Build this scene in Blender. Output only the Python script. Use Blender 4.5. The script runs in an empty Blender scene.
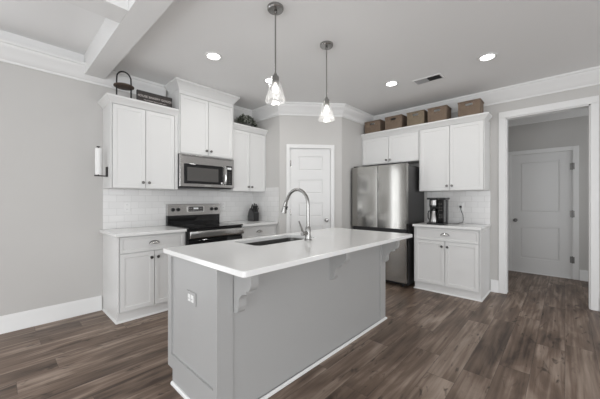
import bpy, bmesh, math, random
from mathutils import Vector, Matrix
C = bpy.context.scene.collection
S = bpy.context.scene
PI = math.pi
random.seed(7)

# ------------------------------------------------------------------ camera, light, exposure
cam = bpy.data.cameras.new('camera'); camo = bpy.data.objects.new('camera', cam); C.objects.link(camo)
cam.sensor_width = 36; cam.lens = 283.2 * 36 / 600
cam.clip_start = 0.05
cam.shift_y = 0.5 / 600
camo.location = (-4.594, -3.833, 1.24); camo.rotation_euler = (PI/2, 0, -0.8184)
S.camera = camo
S.view_settings.view_transform = 'Standard'; S.view_settings.look = 'None'
S.view_settings.gamma = 1; S.view_settings.use_curve_mapping = False
S.view_settings.exposure = -0.04
w = bpy.data.worlds.new('sky'); S.world = w; w.use_nodes = True
w.node_tree.nodes['Background'].inputs[0].default_value = (0.93, 0.96, 1, 1)
w.node_tree.nodes['Background'].inputs[1].default_value = 1.0

def area(name, loc, rot, sx, sy, power, col=(1, 1, 1)):
    l = bpy.data.lights.new(name, 'AREA'); l.shape = 'RECTANGLE'; l.size = sx; l.size_y = sy
    l.energy = power; l.color = col
    o = bpy.data.objects.new(name, l); C.objects.link(o); o.location = loc; o.rotation_euler = rot
    return o
DAY = (0.955, 0.975, 1.0)
area('daylight_west', (-7.40, -3.6, 1.15), (0, -PI/2 - .05, 0), 1.9, 4.4, 88, DAY)
area('daylight_south_1', (-5.6, -7.90, 1.15), (PI/2 + .05, 0, 0), 2.6, 1.9, 108, DAY)
area('daylight_south_2', (-2.2, -7.90, 1.15), (PI/2 + .30, 0, 0), 2.6, 1.9, 30, DAY)
area('daylight_north_1', (-5.88, -0.03, 1.22), (-PI/2, 0, 0), .34, 2.1, 10, DAY)
area('daylight_north_2', (-5.20, -0.03, 1.22), (-PI/2, 0, 0), .34, 2.1, 10, DAY)
area('hall_fill', (0.85, -4.95, 1.5), (PI/2, 0, 0), 1.2, 2.0, 8, DAY)  # added fill lamp brightening the hall; the wall behind it has no window

# ------------------------------------------------------------------ materials
def new_mat(name):
    m = bpy.data.materials.new(name); m.use_nodes = True
    n = m.node_tree.nodes; b = n['Principled BSDF']
    return m, n, m.node_tree.links, b
def set_spec(b, v):
    if 'Specular IOR Level' in b.inputs: b.inputs['Specular IOR Level'].default_value = v
def paint(name, col, rough=0.5, metal=0.0, var=0.03, scale=6.0, bump=0.0, spec=0.5):
    m, n, l, b = new_mat(name)
    tc = n.new('ShaderNodeTexCoord'); nz = n.new('ShaderNodeTexNoise'); nz.inputs['Scale'].default_value = scale
    nz.inputs['Detail'].default_value = 4
    l.new(tc.outputs['Object'], nz.inputs['Vector'])
    mx = n.new('ShaderNodeMix'); mx.data_type = 'RGBA'
    mx.inputs[6].default_value = tuple(c * (1 - var) for c in col) + (1,)
    mx.inputs[7].default_value = tuple(min(1, c * (1 + var)) for c in col) + (1,)
    l.new(nz.outputs['Fac'], mx.inputs[0]); l.new(mx.outputs[2], b.inputs['Base Color'])
    b.inputs['Roughness'].default_value = rough; b.inputs['Metallic'].default_value = metal; set_spec(b, spec)
    if bump:
        bp = n.new('ShaderNodeBump'); bp.inputs['Strength'].default_value = bump; bp.inputs['Distance'].default_value = 0.002
        nb = n.new('ShaderNodeTexNoise'); nb.inputs['Scale'].default_value = 180
        l.new(tc.outputs['Object'], nb.inputs['Vector']); l.new(nb.outputs['Fac'], bp.inputs['Height'])
        l.new(bp.outputs['Normal'], b.inputs['Normal'])
    return m
def steel(name, col, rough, axis='z', var=0.08):
    m, n, l, b = new_mat(name)
    tc = n.new('ShaderNodeTexCoord'); mp = n.new('ShaderNodeMapping'); nz = n.new('ShaderNodeTexNoise')
    s = {'z': (160, 160, 1.2), 'x': (1.2, 160, 160)}[axis]
    mp.inputs['Scale'].default_value = s; nz.inputs['Scale'].default_value = 1.0
    l.new(tc.outputs['Object'], mp.inputs['Vector']); l.new(mp.outputs['Vector'], nz.inputs['Vector'])
    mx = n.new('ShaderNodeMix'); mx.data_type = 'RGBA'
    mx.inputs[6].default_value = tuple(c * (1 - var) for c in col) + (1,)
    mx.inputs[7].default_value = tuple(min(1, c * (1 + var)) for c in col) + (1,)
    l.new(nz.outputs['Fac'], mx.inputs[0]); l.new(mx.outputs[2], b.inputs['Base Color'])
    b.inputs['Metallic'].default_value = 1; b.inputs['Roughness'].default_value = rough
    return m
def math_node(n, l, op, a, b_=None, c=None):
    x = n.new('ShaderNodeMath'); x.operation = op
    for i, v in enumerate((a, b_, c)):
        if v is None: continue
        if isinstance(v, (int, float)): x.inputs[i].default_value = v
        else: l.new(v, x.inputs[i])
    return x.outputs[0]
def tile_mat(name, axis):
    m, n, l, b = new_mat(name)
    tc = n.new('ShaderNodeTexCoord'); sp = n.new('ShaderNodeSeparateXYZ'); cb = n.new('ShaderNodeCombineXYZ')
    l.new(tc.outputs['Object'], sp.inputs[0])
    l.new(sp.outputs['X' if axis == 'x' else 'Y'], cb.inputs[0]); l.new(math_node(n, l, 'SUBTRACT', sp.outputs['Z'], 0.905), cb.inputs[1])
    br = n.new('ShaderNodeTexBrick'); l.new(cb.outputs[0], br.inputs['Vector'])
    br.offset = 0.5; br.inputs['Scale'].default_value = 1
    br.inputs['Brick Width'].default_value = 0.155; br.inputs['Row Height'].default_value = 0.0785
    br.inputs['Mortar Size'].default_value = 0.0022; br.inputs['Mortar Smooth'].default_value = 0.3
    br.inputs['Color1'].default_value = (0.80, 0.795, 0.785, 1); br.inputs['Color2'].default_value = (0.75, 0.745, 0.735, 1)
    br.inputs['Mortar'].default_value = (0.66, 0.655, 0.645, 1)
    l.new(br.outputs['Color'], b.inputs['Base Color']); b.inputs['Roughness'].default_value = 0.16
    bp = n.new('ShaderNodeBump'); bp.inputs['Strength'].default_value = 0.5; bp.inputs['Distance'].default_value = 0.002
    l.new(math_node(n, l, 'SUBTRACT', 1.0, br.outputs['Fac']), bp.inputs['Height']); l.new(bp.outputs['Normal'], b.inputs['Normal'])
    return m
def floor_mat():
    m, n, l, b = new_mat('plank_floor')
    tc = n.new('ShaderNodeTexCoord'); sp = n.new('ShaderNodeSeparateXYZ'); l.new(tc.outputs['Object'], sp.inputs[0])
    X, Y = sp.outputs['X'], sp.outputs['Y']
    W, L = 0.182, 1.22
    yr = math_node(n, l, 'DIVIDE', math_node(n, l, 'ADD', Y, 20.03), W)
    row = math_node(n, l, 'FLOOR', yr)
    wn = n.new('ShaderNodeTexWhiteNoise'); wn.noise_dimensions = '1D'; l.new(row, wn.inputs['W'])
    xo = math_node(n, l, 'DIVIDE', math_node(n, l, 'ADD', math_node(n, l, 'ADD', X, 20), math_node(n, l, 'MULTIPLY', wn.outputs['Value'], 3.7)), L)
    pid = math_node(n, l, 'FLOOR', xo)
    cb = n.new('ShaderNodeCombineXYZ'); l.new(row, cb.inputs[0]); l.new(pid, cb.inputs[1])
    w2 = n.new('ShaderNodeTexWhiteNoise'); w2.noise_dimensions = '2D'; l.new(cb.outputs[0], w2.inputs['Vector'])
    rnd = w2.outputs['Value']
    # grain coordinates, shifted per plank
    g = n.new('ShaderNodeCombineXYZ'); l.new(math_node(n, l, 'ADD', X, math_node(n, l, 'MULTIPLY', rnd, 37.0)), g.inputs[0])
    l.new(Y, g.inputs[1]); l.new(math_node(n, l, 'MULTIPLY', rnd, 11.0), g.inputs[2])
    def noise(sx, sy, scale, detail, dist=0.0):
        mp = n.new('ShaderNodeMapping'); mp.inputs['Scale'].default_value = (sx, sy, 1); l.new(g.outputs[0], mp.inputs['Vector'])
        nz = n.new('ShaderNodeTexNoise'); nz.inputs['Scale'].default_value = scale; nz.inputs['Detail'].default_value = detail
        nz.inputs['Distortion'].default_value = dist
        l.new(mp.outputs['Vector'], nz.inputs['Vector']); return nz.outputs['Fac']
    big = noise(0.8, 3.4, 1.7, 4, 0.9); fine = noise(1.3, 34, 1.0, 5, 0.4); knot = noise(2.6, 8.5, 1.7, 3, 1.4)
    v = math_node(n, l, 'MULTIPLY_ADD', math_node(n, l, 'SUBTRACT', big, 0.5), 1.25, 0.47)
    v = math_node(n, l, 'ADD', v, math_node(n, l, 'MULTIPLY', math_node(n, l, 'SUBTRACT', fine, 0.5), 0.75))
    v = math_node(n, l, 'ADD', v, math_node(n, l, 'MULTIPLY', math_node(n, l, 'SUBTRACT', rnd, 0.5), 0.16))
    rp = n.new('ShaderNodeValToRGB'); l.new(v, rp.inputs[0])
    e = rp.color_ramp.elements
    e[0].position = 0.12; e[0].color = FLOOR_DARK; e[1].position = 0.85; e[1].color = FLOOR_LIGHT
    x = e.new(0.5); x.color = FLOOR_MID
    kr = n.new('ShaderNodeValToRGB'); l.new(knot, kr.inputs[0])
    ke = kr.color_ramp.elements; ke[0].position = 0.61; ke[0].color = (0, 0, 0, 1); ke[1].position = 0.71; ke[1].color = (1, 1, 1, 1)
    mx = n.new('ShaderNodeMix'); mx.data_type = 'RGBA'; l.new(math_node(n, l, 'MULTIPLY', kr.outputs['Color'], 0.75), mx.inputs[0])
    l.new(rp.outputs['Color'], mx.inputs[6]); mx.inputs[7].default_value = (0.028, 0.019, 0.014, 1)
    # seams
    fy = math_node(n, l, 'FRACT', yr); fx = math_node(n, l, 'FRACT', xo)
    ey = math_node(n, l, 'MINIMUM', fy, math_node(n, l, 'SUBTRACT', 1.0, fy)); ex = math_node(n, l, 'MINIMUM', fx, math_node(n, l, 'SUBTRACT', 1.0, fx))
    sy = math_node(n, l, 'LESS_THAN', ey, 0.011); sx = math_node(n, l, 'LESS_THAN', ex, 0.0017)
    seam = math_node(n, l, 'MAXIMUM', sx, sy)
    m2 = n.new('ShaderNodeMix'); m2.data_type = 'RGBA'; l.new(math_node(n, l, 'MULTIPLY', seam, 0.45), m2.inputs[0])
    l.new(mx.outputs[2], m2.inputs[6]); m2.inputs[7].default_value = (0.03, 0.024, 0.02, 1)
    l.new(m2.outputs[2], b.inputs['Base Color'])
    b.inputs['Roughness'].default_value = 0.42; set_spec(b, 0.35)
    bp = n.new('ShaderNodeBump'); bp.inputs['Strength'].default_value = 0.25; bp.inputs['Distance'].default_value = 0.002
    l.new(math_node(n, l, 'SUBTRACT', fine, seam), bp.inputs['Height']); l.new(bp.outputs['Normal'], b.inputs['Normal'])
    return m
def wicker_mat(name, c1, c2):
    m, n, l, b = new_mat(name)
    tc = n.new('ShaderNodeTexCoord'); sp = n.new('ShaderNodeSeparateXYZ'); l.new(tc.outputs['Object'], sp.inputs[0])
    hy = math_node(n, l, 'ADD', sp.outputs['X'], sp.outputs['Y'])
    a = math_node(n, l, 'SINE', math_node(n, l, 'MULTIPLY', hy, 230.0)); c = math_node(n, l, 'SINE', math_node(n, l, 'MULTIPLY', sp.outputs['Z'], 260.0))
    wv = math_node(n, l, 'MULTIPLY', a, c); wv = math_node(n, l, 'MULTIPLY_ADD', wv, 0.5, 0.5)
    nz = n.new('ShaderNodeTexNoise'); nz.inputs['Scale'].default_value = 40; l.new(tc.outputs['Object'], nz.inputs['Vector'])
    f = math_node(n, l, 'MULTIPLY', wv, nz.outputs['Fac']); f = math_node(n, l, 'MULTIPLY', f, 1.6)
    mx = n.new('ShaderNodeMix'); mx.data_type = 'RGBA'; l.new(f, mx.inputs[0])
    mx.inputs[6].default_value = c1 + (1,); mx.inputs[7].default_value = c2 + (1,)
    l.new(mx.outputs[2], b.inputs['Base Color']); b.inputs['Roughness'].default_value = 0.8
    bp = n.new('ShaderNodeBump'); bp.inputs['Strength'].default_value = 0.8; bp.inputs['Distance'].default_value = 0.003
    l.new(wv, bp.inputs['Height']); l.new(bp.outputs['Normal'], b.inputs['Normal'])
    return m
def emit(name, col, strength):
    m, n, l, b = new_mat(name)
    b.inputs['Base Color'].default_value = (0.9, 0.9, 0.9, 1)
    b.inputs['Emission Color'].default_value = col + (1,); b.inputs['Emission Strength'].default_value = strength
    return m
def glass(name, rough=0.0, tint=(1, 1, 1)):
    # thin clear glass: mostly straight through, mirror-like at glancing angles
    m, n, l, b = new_mat(name)
    out = n['Material Output']; tr = n.new('ShaderNodeBsdfTransparent'); tr.inputs[0].default_value = tint + (1,)
    gl = n.new('ShaderNodeBsdfGlossy'); gl.inputs['Roughness'].default_value = 0.03
    lw = n.new('ShaderNodeLayerWeight'); lw.inputs['Blend'].default_value = 0.35
    f = math_node(n, l, 'MULTIPLY_ADD', lw.outputs['Facing'], 0.30, 0.05)
    mx = n.new('ShaderNodeMixShader'); l.new(f, mx.inputs[0]); l.new(tr.outputs[0], mx.inputs[1]); l.new(gl.outputs[0], mx.inputs[2])
    res = mx.outputs[0]
    if rough:      # seeded glass: a little of the light scatters in it
        df = n.new('ShaderNodeBsdfTranslucent'); df.inputs[0].default_value = (.95, .95, .95, 1); d2 = n.new('ShaderNodeBsdfDiffuse'); d2.inputs[0].default_value = (.95, .95, .95, 1)
        ad = n.new('ShaderNodeMixShader'); ad.inputs[0].default_value = .5; l.new(df.outputs[0], ad.inputs[1]); l.new(d2.outputs[0], ad.inputs[2])
        m3 = n.new('ShaderNodeMixShader'); m3.inputs[0].default_value = rough; l.new(res, m3.inputs[1]); l.new(ad.outputs[0], m3.inputs[2]); res = m3.outputs[0]
    l.new(res, out.inputs['Surface'])
    return m
FLOOR_DARK = (0.054, 0.035, 0.025, 1); FLOOR_MID = (0.180, 0.127, 0.095, 1); FLOOR_LIGHT = (0.390, 0.310, 0.252, 1)
M = dict(
    wall=paint('greige_wall', (0.575, 0.565, 0.548), 0.85, var=0.012, scale=2, bump=0.06),
    ceil=paint('ceiling_white', (0.86, 0.86, 0.855), 0.9, var=0.01, scale=2, bump=0.06),
    trim=paint('trim_white', (0.80, 0.80, 0.792), 0.4, var=0.01),
    door=paint('door_white', (0.76, 0.76, 0.752), 0.4, var=0.01),
    cab=paint('cabinet_white', (0.76, 0.76, 0.75), 0.38, var=0.01),
    isl=paint('island_grey', (0.40, 0.40, 0.395), 0.45, var=0.02, scale=3),
    quartz=paint('white_quartz', (0.82, 0.82, 0.81), 0.16, var=0.015, scale=25),
    floor=floor_mat(),
    tilex=tile_mat('subway_tile_north', 'x'), tiley=tile_mat('subway_tile_east', 'y'),
    steel=steel('brushed_steel', (0.40, 0.392, 0.372), 0.14, 'z'), steelx=steel('brushed_steel_bar', (0.46, 0.45, 0.44), 0.2, 'x'),
    nickel=paint('brushed_nickel', (0.33, 0.325, 0.315), 0.27, 1.0, var=0.05),
    knob=paint('dark_nickel', (0.17, 0.165, 0.16), 0.3, 1.0, var=0.05),
    chrome=paint('polished_metal', (0.72, 0.72, 0.71), 0.12, 1.0, var=0.02),
    blk=paint('black_plastic', (0.012, 0.012, 0.013), 0.35, var=0.1),
    blkgl=paint('black_glass', (0.006, 0.006, 0.007), 0.06, var=0.0),
    smoke=paint('smoked_window', (0.085, 0.082, 0.078), 0.15, var=0.04),
    char=paint('charcoal_steel', (0.045, 0.044, 0.044), 0.4, 0.3, var=0.05),
    dgrey=paint('dark_grey_wood', (0.06, 0.06, 0.062), 0.5, var=0.1),
    blkiron=paint('black_iron', (0.015, 0.014, 0.014), 0.5, 0.2, var=0.1),
    wood=paint('brown_wood', (0.085, 0.060, 0.045), 0.6, var=0.25, scale=30),
    signb=paint('dark_sign_board', (0.045, 0.038, 0.036), 0.7, var=0.25, scale=25),
    letter=paint('sign_lettering', (0.62, 0.58, 0.55), 0.7),
    wicker=wicker_mat('brown_wicker', (0.045, 0.030, 0.021), (0.42, 0.31, 0.225)),
    wicker2=wicker_mat('tan_wicker', (0.060, 0.045, 0.030), (0.45, 0.36, 0.25)),
    leaf=paint('dark_leaves', (0.035, 0.042, 0.028), 0.6, var=0.5, scale=25), pot=paint('grey_pot', (0.10, 0.10, 0.095), 0.7, var=0.2),
    bloom=paint('pale_leaves', (0.30, 0.31, 0.27), 0.7, var=0.2, scale=30),
    paper=paint('paper_white', (0.88, 0.88, 0.87), 0.95, var=0.01),
    plast=paint('white_plastic', (0.82, 0.82, 0.81), 0.35, var=0.01), slot=paint('outlet_slot', (0.08, 0.08, 0.08), 0.6),
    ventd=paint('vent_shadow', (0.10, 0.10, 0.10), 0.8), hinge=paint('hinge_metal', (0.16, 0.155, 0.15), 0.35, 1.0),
    lamp=emit('downlight_lens', (1, 0.985, 0.96), 9.0), bulb=emit('bulb_glow', (1, 0.97, 0.92), 3.0),
    glass=glass('clear_glass', .05), pane=glass('window_glass'), lcd=emit('display', (0.30, 0.36, 0.38), 0.06),
    btn=paint('panel_buttons', (0.30, 0.30, 0.30), 0.5),
)

# ------------------------------------------------------------------ mesh helpers
class MB:
    def __init__(s): s.bm = bmesh.new()
    def box(s, x0, y0, z0, x1, y1, z1, bev=0.0, seg=2):
        b2 = bmesh.new(); bmesh.ops.create_cube(b2, size=1)
        for v in b2.verts:
            v.co = Vector(((x0+x1)/2 + v.co.x*abs(x1-x0), (y0+y1)/2 + v.co.y*abs(y1-y0), (z0+z1)/2 + v.co.z*abs(z1-z0)))
        if bev: bmesh.ops.bevel(b2, geom=b2.edges[:], offset=bev, segments=seg, affect='EDGES', profile=0.5)
        s.add(b2); return s
    def add(s, b2):
        me = bpy.data.meshes.new('t'); b2.to_mesh(me); b2.free(); s.bm.from_mesh(me); bpy.data.meshes.remove(me)
    def lathe(s, prof, c, axis=(0, 0, 1), seg=24):
        # prof = [(r, h)] along the axis
        q = Vector((0, 0, 1)).rotation_difference(Vector(axis).normalized()).to_matrix(); c = Vector(c)
        rings = []
        for r, h in prof:
            if r < 1e-6: rings.append([s.bm.verts.new(c + q @ Vector((0, 0, h)))])
            else: rings.append([s.bm.verts.new(c + q @ Vector((r*math.cos(2*PI*i/seg), r*math.sin(2*PI*i/seg), h))) for i in range(seg)])
        for a, b in zip(rings, rings[1:]):
            for i in range(seg):
                j = (i+1) % seg
                if len(a) == 1 and len(b) == 1: continue
                if len(a) == 1: s.bm.faces.new((a[0], b[i], b[j]))
                elif len(b) == 1: s.bm.faces.new((a[i], a[j], b[0]))
                else: s.bm.faces.new((a[i], a[j], b[j], b[i]))
        return s
    def cyl(s, p0, p1, r, seg=16, r2=None):
        p0, p1 = Vector(p0), Vector(p1); h = (p1-p0).length
        return s.lathe([(0, 0), (r, 0), (r if r2 is None else r2, h), (0, h)], p0, p1-p0, seg)
    def tube(s, pts, r, seg=12, close=False):
        pts = [Vector(p) for p in pts]; rs = r if isinstance(r, (list, tuple)) else [r]*len(pts)
        rings = []; up = None
        for i, p in enumerate(pts):
            t = (pts[min(i+1, len(pts)-1)] - pts[max(i-1, 0)]).normalized()
            if up is None: up = t.orthogonal().normalized()
            up = (up - t*up.dot(t)).normalized(); sd = t.cross(up)
            rings.append([s.bm.verts.new(p + rs[i]*(up*math.cos(2*PI*k/seg) + sd*math.sin(2*PI*k/seg))) for k in range(seg)])
        for a, b in zip(rings, rings[1:]):
            for k in range(seg): s.bm.faces.new((a[k], a[(k+1) % seg], b[(k+1) % seg], b[k]))
        s.bm.faces.new(rings[0][::-1]); s.bm.faces.new(rings[-1]); return s
    def prism(s, poly, axis, a, b):
        f = {'x': lambda u, v, t: (t, u, v), 'y': lambda u, v, t: (u, t, v), 'z': lambda u, v, t: (u, v, t)}[axis]
        A = [s.bm.verts.new(f(u, v, a)) for u, v in poly]; B = [s.bm.verts.new(f(u, v, b)) for u, v in poly]
        s.bm.faces.new(A); s.bm.faces.new(B[::-1]); n = len(poly)
        for i in range(n): s.bm.faces.new((A[i], B[i], B[(i+1) % n], A[(i+1) % n]))
        return s
    def sweep(s, path, prof, z0=0.0):
        # profile (d, z) swept along an xy path; d is measured to the right of travel, corners mitred
        P = [Vector(p) for p in path]; rings = []
        for i, p in enumerate(P):
            d0 = (P[i]-P[i-1]).normalized() if i else None; d1 = (P[i+1]-P[i]).normalized() if i < len(P)-1 else None
            n0 = Vector((d0.y, -d0.x)) if d0 else None; n1 = Vector((d1.y, -d1.x)) if d1 else None
            if n0 is None: m = n1
            elif n1 is None: m = n0
            else:
                m = (n0+n1); m = m / m.dot(n0)
            rings.append([s.bm.verts.new((p.x + m.x*d, p.y + m.y*d, z0+z)) for d, z in prof])
        n = len(prof)
        for a, b in zip(rings, rings[1:]):
            for k in range(n): s.bm.faces.new((a[k], b[k], b[(k+1) % n], a[(k+1) % n]))
        s.bm.faces.new(rings[0]); s.bm.faces.new(rings[-1][::-1]); return s
    def panel(s, x0, z0, x1, z1, yb, yf, rail=0.055, deep=0.008, slope=0.004, rz=None):
        # shaker slab in the xz plane, back at yb, front at yf (front faces -y)
        b2 = bmesh.new(); bmesh.ops.create_cube(b2, size=1)
        for v in b2.verts:
            v.co = Vector(((x0+x1)/2 + v.co.x*(x1-x0), (yb+yf)/2 + v.co.y*(yb-yf), (z0+z1)/2 + v.co.z*(z1-z0)))
        b2.normal_update(); f = [q for q in b2.faces if q.normal.y < -0.9][0]
        bmesh.ops.inset_individual(b2, faces=[f], thickness=rail)
        bmesh.ops.inset_individual(b2, faces=[f], thickness=slope)
        for v in f.verts: v.co.y += deep
        s.add(b2); return s
    def build(s, name, mat, parent=None, smooth=False, at=(0, 0, 0)):
        bmesh.ops.recalc_face_normals(s.bm, faces=s.bm.faces[:])
        me = bpy.data.meshes.new(name); s.bm.to_mesh(me); s.bm.free()
        o = bpy.data.objects.new(name, me); C.objects.link(o); me.materials.append(M[mat] if isinstance(mat, str) else mat)
        if smooth:
            for p in me.polygons: p.use_smooth = True
            try: me.set_sharp_from_angle(angle=math.radians(35))
            except Exception: pass
        if parent: o.parent = parent
        o.location = at
        return o
def tag(o, label, cat, group=None):
    o['label'] = label; o['category'] = cat
    if group: o['group'] = group
    return o
def thing(name, label, cat, loc=(0, 0, 0), rz=0.0, group=None):
    o = bpy.data.objects.new(name, None); C.objects.link(o); o.location = loc; o.rotation_euler = (0, 0, rz)
    o.empty_display_size = 0.1
    return tag(o, label, cat, group)
def struct(name, mb, mat, parent=None, smooth=False):
    o = mb.build(name, mat, parent, smooth)
    if parent is None: o['kind'] = 'structure'
    return o
def bx(*a): return MB().box(*a)
def rrect(x0, y0, x1, y1, r, n=6):
    pts = []
    for cx, cy, a0 in ((x1-r, y1-r, 0), (x0+r, y1-r, 90), (x0+r, y0+r, 180), (x1-r, y0+r, 270)):
        for i in range(n+1):
            a = math.radians(a0 + 90*i/n); pts.append((cx + r*math.cos(a), cy + r*math.sin(a)))
    return pts

# ------------------------------------------------------------------ the room
CEIL = 2.71; XE = 0.0; XW = -7.5; YS = -8.0
PX0, PY0, PX1, PY1 = -1.66, -0.66, -0.94, -1.30          # pantry corner: start and end of the slanted wall
struct('floor', bx(XW-.1, YS-.1, -0.06, 1.72, 0.1, 0.0), 'floor')
struct('ceiling', bx(-3.80, YS-.1, CEIL, 0.14, 0.1, CEIL+.2), 'ceil')
struct('ceiling_coffer', bx(XW-.1, YS-.1, 2.82, -3.80, 0.1, 2.92), 'ceil')
mb = MB(); mb.box(XW, YS, 2.60, -7.32, 0, 2.9); mb.box(-3.95, YS, 2.60, -3.77, 0.0, 2.9); mb.box(-5.83, YS, 2.60, -5.65, 0.0, 2.9)
for y in (-1.435, -3.35, -5.3, -7.2): mb.box(-7.32, y-.105, 2.601, -3.951, y+.105, 2.9)
struct('trim_1', mb, 'trim')                              # the coffered beams
# north wall with the garden door opening out of frame
mb = MB(); mb.box(XW, 0, 0, -6.28, .1, 2.9); mb.box(-6.28, 0, 2.32, -4.88, .1, 2.9); mb.box(-4.88, 0, 0, PX0+.1, .1, 2.9)
struct('wall_north', mb, 'wall')
struct('wall_pantry_west', bx(PX0, PY0+.0, 0, PX0+.1, 0, CEIL), 'wall')
dv = Vector((PX1-PX0, PY1-PY0)); DL = dv.length; dv.normalize(); dn = Vector((-dv.y, dv.x))  # dn points into the pantry
ang = math.atan2(dv.y, dv.x)
def slanted(name): return thing(name, '', '', (PX0, PY0, 0), ang)
PD0, PD1, PDH = 0.158, 0.790, 2.035
mb = MB(); mb.box(0, 0, 0, PD0, .1, CEIL); mb.box(PD1, 0, 0, DL, .1, CEIL); mb.box(PD0, 0, PDH, PD1, .1, CEIL)
o = struct('wall_pantry_front', mb, 'wall'); o.location = (PX0, PY0, 0); o.rotation_euler = (0, 0, ang)
struct('wall_pantry_south', bx(PX1, PY1, 0, 0.0, PY1+.1, CEIL), 'wall')
OY0, OY1, OZ = -3.259, -4.043, 2.327
mb = MB(); mb.box(0, PY1, 0, .12, OY0, CEIL); mb.box(0, OY0, OZ, .12, OY1, CEIL); mb.box(0, OY1, 0, .12, YS, CEIL)
struct('wall_east', mb, 'wall')
mb = MB()
for a, b in ((YS, -5.9), (-1.3, 0)): mb.box(XW-.1, a, 0, XW, b, 2.9)
mb.box(XW-.1, -5.9, 0, XW, -1.3, .32); mb.box(XW-.1, -5.9, 2.58, XW, -1.3, 2.9)
struct('wall_west', mb, 'wall')
mb = MB()
for a, b in ((XW, -6.95), (-4.25, -3.55), (-.85, .12)): mb.box(a, YS-.1, 0, b, YS, 2.9)
for a, b in ((-6.95, -4.25), (-3.55, -.85)): mb.box(a, YS-.1, 0, b, YS, .32); mb.box(a, YS-.1, 2.58, b, YS, 2.9)
struct('wall_south', mb, 'wall')
def window(n, pos, wid, z0, z1, rz, bars):
    e = bpy.data.objects.new('window_%d' % n, None); C.objects.link(e); e.location = pos; e.rotation_euler = (0, 0, rz); e['kind'] = 'structure'
    m = MB(); m.box(0, .02, z0, wid, .08, z0+.06); m.box(0, .02, z1-.06, wid, .08, z1)
    for i in range(bars+1): x = i*(wid-.06)/bars; m.box(x, .02, z0+.06, x+.06, .08, z1-.06)
    m.build('window_frame', 'trim', e)
    bx(.06, .045, z0+.06, wid-.06, .051, z1-.06).build('window_pane', 'pane', e)
window(1, (-6.28, 0, 0), 1.4, 0.0, 2.32, 0, 1)
window(2, (XW, -1.3, 0), 4.6, .32, 2.58, PI/2, 4) if False else window(2, (XW, -5.9, 0), 4.6, .32, 2.58, PI/2, 4)
window(3, (-4.25, YS, 0), 2.7, .32, 2.58, PI, 2)
window(4, (-.85, YS, 0), 2.7, .32, 2.58, PI, 2)
# hall behind the cased opening
HX = 1.57
HD0, HD1, HDH = -3.139, -3.923, 2.02
mb = MB(); mb.box(HX, -2.6, 0, HX+.12, HD0, CEIL); mb.box(HX, HD1, 0, HX+.12, -5.0, CEIL); mb.box(HX, HD0, HDH, HX+.12, HD1, CEIL)
struct('wall_hall_east', mb, 'wall')
struct('wall_hall_north', bx(.12, -2.6, 0, HX+.12, -2.5, CEIL), 'wall')
struct('wall_hall_south', bx(.12, -5.1, 0, HX+.12, -5.0, CEIL), 'wall')
struct('ceiling_hall', bx(.14, -5.1, CEIL, HX+.12, -2.5, CEIL+.2), 'ceil')

# crown mouldings
CR = [(0, -.18), (.012, -.18), (.014, -.16), (.024, -.15), (.040, -.115), (.066, -.065), (.078, -.05), (.080, -.03), (.090, -.024), (.092, 0), (0, 0)]
struct('ceiling_cove', bx(-7.32, -.012, 2.711, -3.951, -.0005, 2.8195), 'ceil')
struct('trim_2', MB().sweep([(-7.5, 0), (-3.10, 0)], CR, CEIL), 'trim', smooth=True)
struct('trim_3', MB().sweep([(-2.31, 0), (PX0, 0), (PX0, PY0), (PX1, PY1), (0, PY1), (0, YS)], CR, CEIL), 'trim', smooth=True)
struct('trim_4', MB().sweep([(HX, -2.6), (HX, -5.0)], CR, CEIL), 'trim', smooth=True)
# baseboards
BB = [(0, 0), (.028, 0), (.028, .012), (.018, .028), (.016, .13), (.010, .15), (.006, .16), (0, .16)]
struct('baseboard_north', MB().sweep([(-4.85, 0), (-3.79, 0)], BB), 'trim', smooth=True)
struct('baseboard_east', MB().sweep([(0, -3.094), (0, -3.184)], BB), 'trim', smooth=True)
struct('baseboard_southeast', MB().sweep([(0, -4.115), (0, YS)], BB), 'trim', smooth=True)
struct('baseboard_hall', MB().sweep([(HX, HD1-.072), (HX, -5.0)], BB), 'trim', smooth=True)
struct('baseboard_hall_north', MB().sweep([(HX, -2.6), (HX, HD0+.072)], BB), 'trim', smooth=True)
# cased opening
mb = MB()
mb.box(-.018, OY0, 0, 0, OY0+.075, OZ, .003); mb.box(-.018, OY1-.065, 0, 0, OY1, OZ, .003); mb.box(-.020, OY1-.065, OZ, 0, OY0+.075, OZ+.08, .003)
mb.box(.0, OY0-.012, 0, .12, OY0, OZ); mb.box(.0, OY1, 0, .12, OY1+.012, OZ); mb.box(.0, OY1, OZ-.012, .12, OY0, OZ)
struct('trim_5', mb, 'trim')

# pantry door (five panels) in the slanted wall
e = bpy.data.objects.new('door_1', None); C.objects.link(e); e.location = (PX0, PY0, 0); e.rotation_euler = (0, 0, ang); e['kind'] = 'structure'
def panel_door(e, x0, x1, z0, z1, yb, yf, panels, mat):
    G = .012
    b2 = MB(); b2.box(x0, yb, z0, x1, yf+G, z1)
    # stiles and rails stand proud of the sunk field; each panel is raised inside it
    xs0, xs1 = panels[0][0], panels[0][1]
    b2.box(x0, yf+G, z0, xs0, yf, z1); b2.box(xs1, yf+G, z0, x1, yf, z1)
    zz = sorted([(p[2], p[3]) for p in panels]); prev = z0
    for a, b in zz: b2.box(xs0, yf+G, prev, xs1, yf, a); prev = b
    b2.box(xs0, yf+G, prev, xs1, yf, z1)
    for a, b in zz: b2.box(xs0+.018, yf+G+.006, a+.018, xs1-.018, yf+.004, b-.018, .007, 1)
    return b2.build('door_slab', mat, e)
fz = [(1.69, 1.91), (1.335, 1.555), (.98, 1.20), (.625, .845), (.24, .49)]
panel_door(e, PD0+.004, PD1-.004, .012, PDH-.004, .05, .012, [(PD0+.125, PD1-.125, a, b) for a, b in fz], 'door')
mb = MB(); cw = .055
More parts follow.
